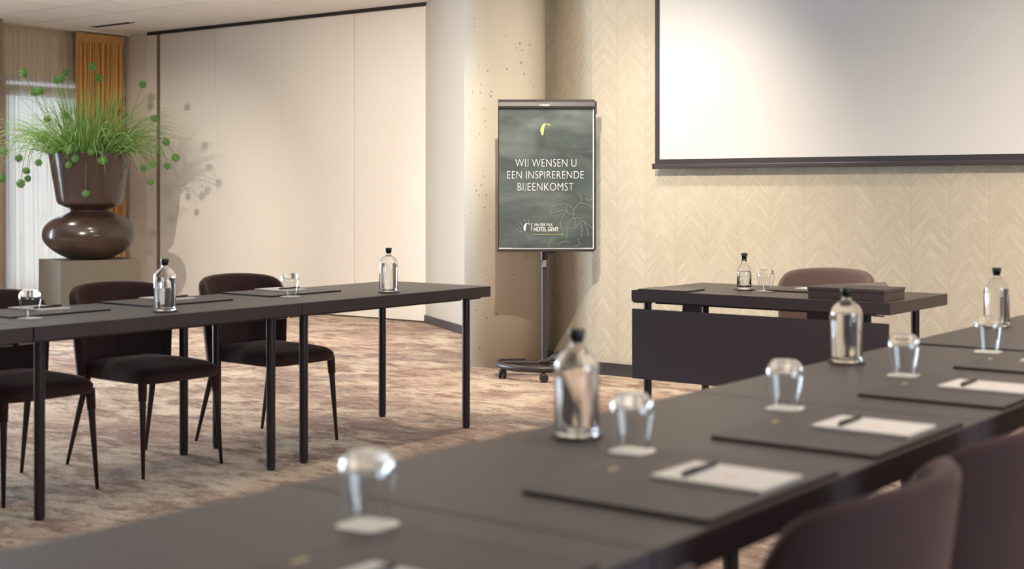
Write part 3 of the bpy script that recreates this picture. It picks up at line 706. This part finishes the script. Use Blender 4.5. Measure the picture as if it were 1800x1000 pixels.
# writing on the poster
YT = BY - 0.0098
def text_mesh(body, px0, px1, py_base, cap_px, m, parent, name='lettering', bold=0.0, yt=None, space=1.0):
    c = bpy.data.curves.new(name, 'FONT'); c.body = body; c.size = 1.0; c.offset = bold; c.space_character = space
    t = bpy.data.objects.new(name, c); COL.objects.link(t); bpy.context.view_layer.update()
    me = bpy.data.meshes.new_from_object(t.evaluated_get(bpy.context.evaluated_depsgraph_get()))
    bpy.data.objects.remove(t); bpy.data.curves.remove(c)
    tb_ = bmesh.new(); tb_.from_mesh(me); seen = set(); hi = max(v.co.y for v in tb_.verts)
    for v in tb_.verts:
        if v in seen: continue
        isl = [v]; seen.add(v)
        for q in isl:
            for e in q.link_edges:
                w_ = e.other_vert(q)
                if w_ not in seen: seen.add(w_); isl.append(w_)
        lo_ = min(q.co.y for q in isl)
        if lo_ < -0.04:
            xm_ = max(q.co.x for q in isl)
            for q in isl: q.co.y = (q.co.y - lo_) / (hi - lo_) * hi; q.co.x = xm_ + (q.co.x - xm_) * 0.62 + 0.02
    tb_.to_mesh(me); tb_.free()
    xs = [v.co.x for v in me.vertices]; a, b = min(xs), max(xs); lo = 0.0
    for v in me.vertices:
        x = U(px0) + (v.co.x - a) / (b - a) * (U(px1) - U(px0)); z = V(py_base) + (v.co.y - lo) / (hi - lo) * cap_px * S
        v.co = (x, YT if yt is None else yt, z)
    me.materials.clear(); me.materials.append(m); me.name = name
    o = bpy.data.objects.new(name, me); COL.objects.link(o); o.parent = parent; o['kind'] = 'stuff'; return o
text_mesh('WIJ WENSEN U', 905, 1012, 293, 13.4, M['wtext'], poster, bold=-0.020, space=1.05)
text_mesh('EEN INSPIRERENDE', 891, 1025, 314, 13.2, M['wtext'], poster, bold=-0.020, space=1.05)
text_mesh('BIJEENKOMST', 909, 1007, 335, 13.4, M['wtext'], poster, bold=-0.020, space=1.05)
text_mesh('VAN DER VALK', 937.5, 970.5, 397.3, 5.0, M['wtext'], poster, bold=0.0)
text_mesh('HOTEL GENT', 937.5, 980.5, 406.3, 7.2, M['wtext'], poster, bold=0.012)
def flat(polys, m, name, parent=None, yt=None):
    bm = bmesh.new()
    for poly in polys:
        vs_ = [bm.verts.new((U(x), YT if yt is None else yt, V(y))) for x, y in poly]; bm.faces.new(vs_)
    o = obj(name, bm, m, parent or poster)
    if len(polys) > 2: o['kind'] = 'stuff'
    return o
def stroke(pts, w):
    out = []
    for (a, b) in zip(pts, pts[1:]):
        d = Vector((b[0] - a[0], b[1] - a[1]));  n = Vector((-d.y, d.x)).normalized() * w / 2
        out.append([(a[0] + n.x, a[1] + n.y), (b[0] + n.x, b[1] + n.y), (b[0] - n.x, b[1] - n.y), (a[0] - n.x, a[1] - n.y)])
    return out
flat(stroke([(933.6, 391.5), (933.6, 405.5)], 0.9), M['wtext'], 'divider')
# slow squiggle of the tag line
flat(stroke([(937 + k * 1.15, 411.5 + (0.9 if k % 2 else -0.6) * (0.6 + 0.4 * math.sin(k * 1.7))) for k in range(48)], 0.65), M['gold'], 'tag_line')
def bird(ox, oy, s):
    body = [(0.20, 1.0), (0.10, .93), (0.08, .78), (0.02, .66), (0.03, .50), (0.10, .36), (0.20, .20), (0.32, .08), (0.44, .02), (0.50, .10), (0.46, .20), (0.40, .32), (0.38, .48), (0.34, .62), (0.32, .80), (0.28, .98)]
    beak = [(0.66, .10), (0.78, .06), (0.90, .12), (0.98, .26), (0.88, .20), (0.76, .17)]
    top = [(0.50, .08), (0.60, .06), (0.66, .09), (0.60, .11), (0.51, .13)]
    return [[(ox + x * s * 0.85, oy + y * s) for x, y in p] for p in (body, beak, top)]
flat(bird(919, 391.5, 14.5), M['wtext'], 'bird_emblem')
flat(bird(948.5, 216, 22), M['gold'], 'bird_emblem')
# faint line drawing of a bird among leaves
def cr(pts, sub=6):
    q = smooth_prof.__wrapped__(pts) if hasattr(smooth_prof, '__wrapped__') else None
    out = []
    for i in range(len(pts) - 1):
        p0 = pts[max(i - 1, 0)]; p1 = pts[i]; p2 = pts[i + 1]; p3 = pts[min(i + 2, len(pts) - 1)]
        for k in range(sub):
            t = k / sub
            out.append(tuple(0.5 * (2 * p1[d] + (p2[d] - p0[d]) * t + (2 * p0[d] - 5 * p1[d] + 4 * p2[d] - p3[d]) * t * t + (3 * p1[d] - p0[d] - 3 * p2[d] + p3[d]) * t ** 3) for d in (0, 1)))
    return out + [pts[-1]]
lines = [[(967, 378), (969, 368), (977, 361), (990, 358), (999, 360), (1001, 364)], [(967, 378), (972, 374), (984, 371), (994, 369)], [(996, 359), (994, 366), (997, 374), (1003, 377), (1007, 373)],
         [(1001, 362), (1006, 367), (1007, 376), (1005, 384), (998, 395), (992, 402)], [(993, 373), (987, 384), (984, 394), (986, 404), (987, 418)], [(992, 402), (998, 401), (1009, 401)], [(997, 402), (995, 418)],
         [(1007, 370), (1014, 360), (1022, 357), (1034, 361), (1039, 364)], [(1020, 357), (1021, 348), (1017, 341), (1013, 338)], [(1006, 384), (1016, 383), (1023, 388), (1034, 396), (1040, 400)],
         [(1022, 388), (1014, 396), (1009, 404)], [(1020, 392), (1022, 404), (1021, 416)], [(1026, 392), (1031, 402), (1032, 414)], [(1010, 384), (1009, 398)], [(968, 420), (965, 428), (963, 434)], [(1015, 420), (1018, 428), (1010, 434)],
         [(907, 394), (912, 399), (916, 405)], [(912, 389), (917, 396)], [(906, 402), (912, 406), (918, 408)], [(920, 384), (922, 390)], [(927, 385), (929, 391)], [(1028, 348), (1033, 352), (1040, 350)], [(980, 430), (990, 424), (1002, 426)]]
polys = []
for ln in lines: polys += stroke(cr(ln), 0.9)
flat(polys, M['line'], 'line_drawing')
text_mesh('Legamaster', 948, 966, 186.2, 3.6, M['wtext'], clip, yt=0).matrix_parent_inverse = clip.matrix_local.inverted()
for o in list(clip.children):
    for v in o.data.vertices: v.co.y = BY - 0.0305
bm = bmesh.new(); 
o = obj('lock_button', box(U(954), U(964), BY - 0.034, BY - 0.029, V(190), V(187)), M['rubber'], clip, bevel=0.002); o.matrix_parent_inverse = clip.matrix_local.inverted()

# ------------------------------------------------------------------ plant on pedestal
PA = math.radians(15.3)
RD = Vector((0.262, 0.965)); LD = Vector((-0.965, 0.262)); pc = Vector((-11.606, 8.365))
ped = thing('pedestal', 'taupe box pedestal carrying the big planter', 'pedestal', (pc.x, pc.y, 0), math.atan2(RD.y, RD.x))
obj('body', box(-0.40, 0.40, -0.305, 0.305, 0.02, 0.590), M['pedestal'], ped, bevel=0.003)
obj('plinth', box(-0.385, 0.385, -0.29, 0.29, 0.0, 0.02), M['base'], ped)
PZ = 0.5925
plant = thing('potted_plant', 'grassy plant with round green flower heads in a brown lacquered planter', 'plant', (pc.x, pc.y, PZ))
def zz(py): return CAM_H - (py - HY) * 13.69 / F_PX - PZ
PS = 13.69 / F_PX
bm = bmesh.new(); lathe(bm, smooth_prof([(0.0, 0.0), (0.17, 0.002), (0.26, 0.030), (0.37, 0.095), (0.435, 0.17), (0.452, 0.245), (0.425, 0.33), (0.345, 0.405), (0.24, 0.450), (0.19, 0.468), (0.175, 0.482), (0, 0.482)], 6), 72)
obj('planter_bulb', bm, M['pot'], plant, smooth=True)
bm = bmesh.new(); lathe(bm, smooth_prof([(0.0, 0.483), (0.175, 0.484), (0.20, 0.494), (0.265, 0.515), (0.305, 0.545), (0.322, 0.60), (0.345, 0.74), (0.375, 0.92), (0.393, 1.035)], 6) + [(0.393, 1.040), (0.378, 1.040), (0.355, 0.96), (0, 0.955)], 72)
bowl = obj('planter_bowl', bm, M['pot'], plant, smooth=True); bowl.data.set_sharp_from_angle(angle=0.9)
bm = bmesh.new(); lathe(bm, [(0, 0.96), (0.352, 0.96), (0.355, 0.99), (0, 1.0)], 40); obj('soil', bm, M['soil'], plant)
rnd = random.Random(11)
def blade(bm, base, ang, lean, length, droop, w):
    pts = []; rad = []; p = Vector(base); n = 8; d = Vector((math.cos(ang) * math.sin(lean), math.sin(ang) * math.sin(lean), math.cos(lean)))
    side = Vector((math.cos(ang), math.sin(ang), 0))
    for k in range(n + 1):
        pts.append(p.copy()); rad.append(w * (1 - (k / n) ** 2) * 0.95 + 0.0004)
        p = p + d * (length / n)
        d = (d + Vector((side.x * 0.03, side.y * 0.03, -1)) * droop * (0.25 + k / n) / n * 2.0).normalized()
    sweep(bm, pts, rad, 3, False)
bm = bmesh.new()
for k in range(240):       # upright core
    a = rnd.uniform(0, 2 * PI); r0 = 0.22 * math.sqrt(rnd.random())
    blade(bm, (r0 * math.cos(a), r0 * math.sin(a), 0.97), a + rnd.uniform(-.6, .6), rnd.uniform(0.02, 0.36), rnd.uniform(0.35, 0.84), rnd.uniform(0.0, 0.25), 0.0042)
for k in range(290):       # leaning out and arching
    a = rnd.uniform(0, 2 * PI); r0 = rnd.uniform(0.10, 0.30)
    blade(bm, (r0 * math.cos(a), r0 * math.sin(a), 0.97), a + rnd.uniform(-.4, .4), rnd.uniform(0.35, 1.05), rnd.uniform(0.40, 0.98), rnd.uniform(0.3, 1.3), 0.0042)
for k in range(150):       # long drooping
    a = rnd.uniform(0, 2 * PI); r0 = rnd.uniform(0.15, 0.33)
    blade(bm, (r0 * math.cos(a), r0 * math.sin(a), 0.98), a + rnd.uniform(-.3, .3), rnd.uniform(0.5, 1.15), rnd.uniform(0.55, 0.95), rnd.uniform(1.4, 2.4), 0.0032)
g = obj('grass', bm, M['grass'], plant, smooth=True); g['kind'] = 'stuff'
bm = bmesh.new(); af = math.atan2(-FWD.y, -FWD.x)
for k in range(36):        # pale strands falling over the rim towards the room
    a = af + rnd.gauss(0.0, 0.55); r0 = rnd.uniform(0.10, 0.30)
    blade(bm, (r0 * math.cos(a), r0 * math.sin(a), 0.99), a + rnd.uniform(-.3, .3), rnd.uniform(0.25, 0.8), rnd.uniform(0.50, 0.95), rnd.uniform(1.2, 2.4), 0.0045)
g = obj('grass', bm, M['pale'], plant, smooth=True); g['kind'] = 'stuff'
# flower heads on thin stems
hb = bmesh.new(); bmesh.ops.create_icosphere(hb, subdivisions=4, radius=0.026)
for i, v in enumerate(hb.verts): v.co *= (1.42 if i % 7 == 0 else 0.94)
head_me = None
heads = [(45, 128), (62, 161), (79, 161), (116, 127), (107, 141), (121, 140), (172, 118), (170, 135), (248, 146), (281, 209), (294, 249), (313, 277), (277, 289), (292, 291), (250, 295), (267, 320), (178, 340), (95, 286), (119, 265), (160, 279), (148, 290), (207, 282), (36, 278), (6, 265), (18, 314), (50, 300), (54, 323), (52, 314), (188, 267), (88, 210), (126, 204), (152, 264)]
for k, (px, py) in enumerate(heads):
    lx = (px - 163) * PS * 0.99; lz = zz(py); out = abs(lx)
    front = py > 255 and 90 < px < 235
    dy = -rnd.uniform(0.36, 0.44) if front else rnd.uniform(-0.22, 0.22)
    if front: sc = (13.69 + dy) / 13.69; lx *= sc
    e = Vector(RGT * lx + FWD * dy); e.z = lz
    if front: e.z = CAM_H - (py - HY) / F_PX * (13.69 + dy) - PZ
    hd = Vector((e.x, e.y, 0)); b = hd.normalized() * min(0.25, hd.length * 0.5); b.z = 0.98
    peak = max(e.z + 0.10, 1.12 if e.z < 1.15 else e.z - 0.02)
    midp = b.lerp(e, 0.55); midp.z = (b.z + e.z) / 2 + 0.05 if e.z > 1.25 else 1.10 + 0.10 * rnd.random() + (0.05 if out > 0.4 else 0)
    if front:
        hdn = hd.normalized(); midp = Vector((hdn.x * 0.36, hdn.y * 0.36, 1.10))
    pts = []
    for q in range(13):
        t = q / 12; pts.append(b * (1 - t) ** 2 + midp * 2 * t * (1 - t) + e * t * t if e.z > 1.25 else (b.lerp(midp, min(1, t * 2)) if t < .5 else None))
    if e.z <= 1.25:
        c1 = Vector((midp.x * .7 + b.x * .3, midp.y * .7 + b.y * .3, midp.z + 0.22)); c2 = Vector((e.x * .85 + midp.x * .15, e.y * .85 + midp.y * .15, max(midp.z, e.z + 0.15)))
        pts = [b * (1 - t) ** 3 + c1 * 3 * t * (1 - t) ** 2 + c2 * 3 * t * t * (1 - t) + e * t ** 3 for t in [q / 12 for q in range(13)]]
    bm = bmesh.new(); sweep(bm, pts, 0.0030, 5)
    st = obj('flower_stem', bm, M['stem'], plant, smooth=True)
    if head_me is None:
        ho = obj('flower_head', hb, M['head'], st); head_me = ho.data
    else:
        ho = bpy.data.objects.new('flower_head', head_me); COL.objects.link(ho); ho.parent = st
    ho.location = e; s_ = rnd.uniform(1.05, 1.45); ho.scale = (s_, s_, s_ * 0.9); ho.rotation_euler = (rnd.random() * 3, rnd.random() * 3, 0)
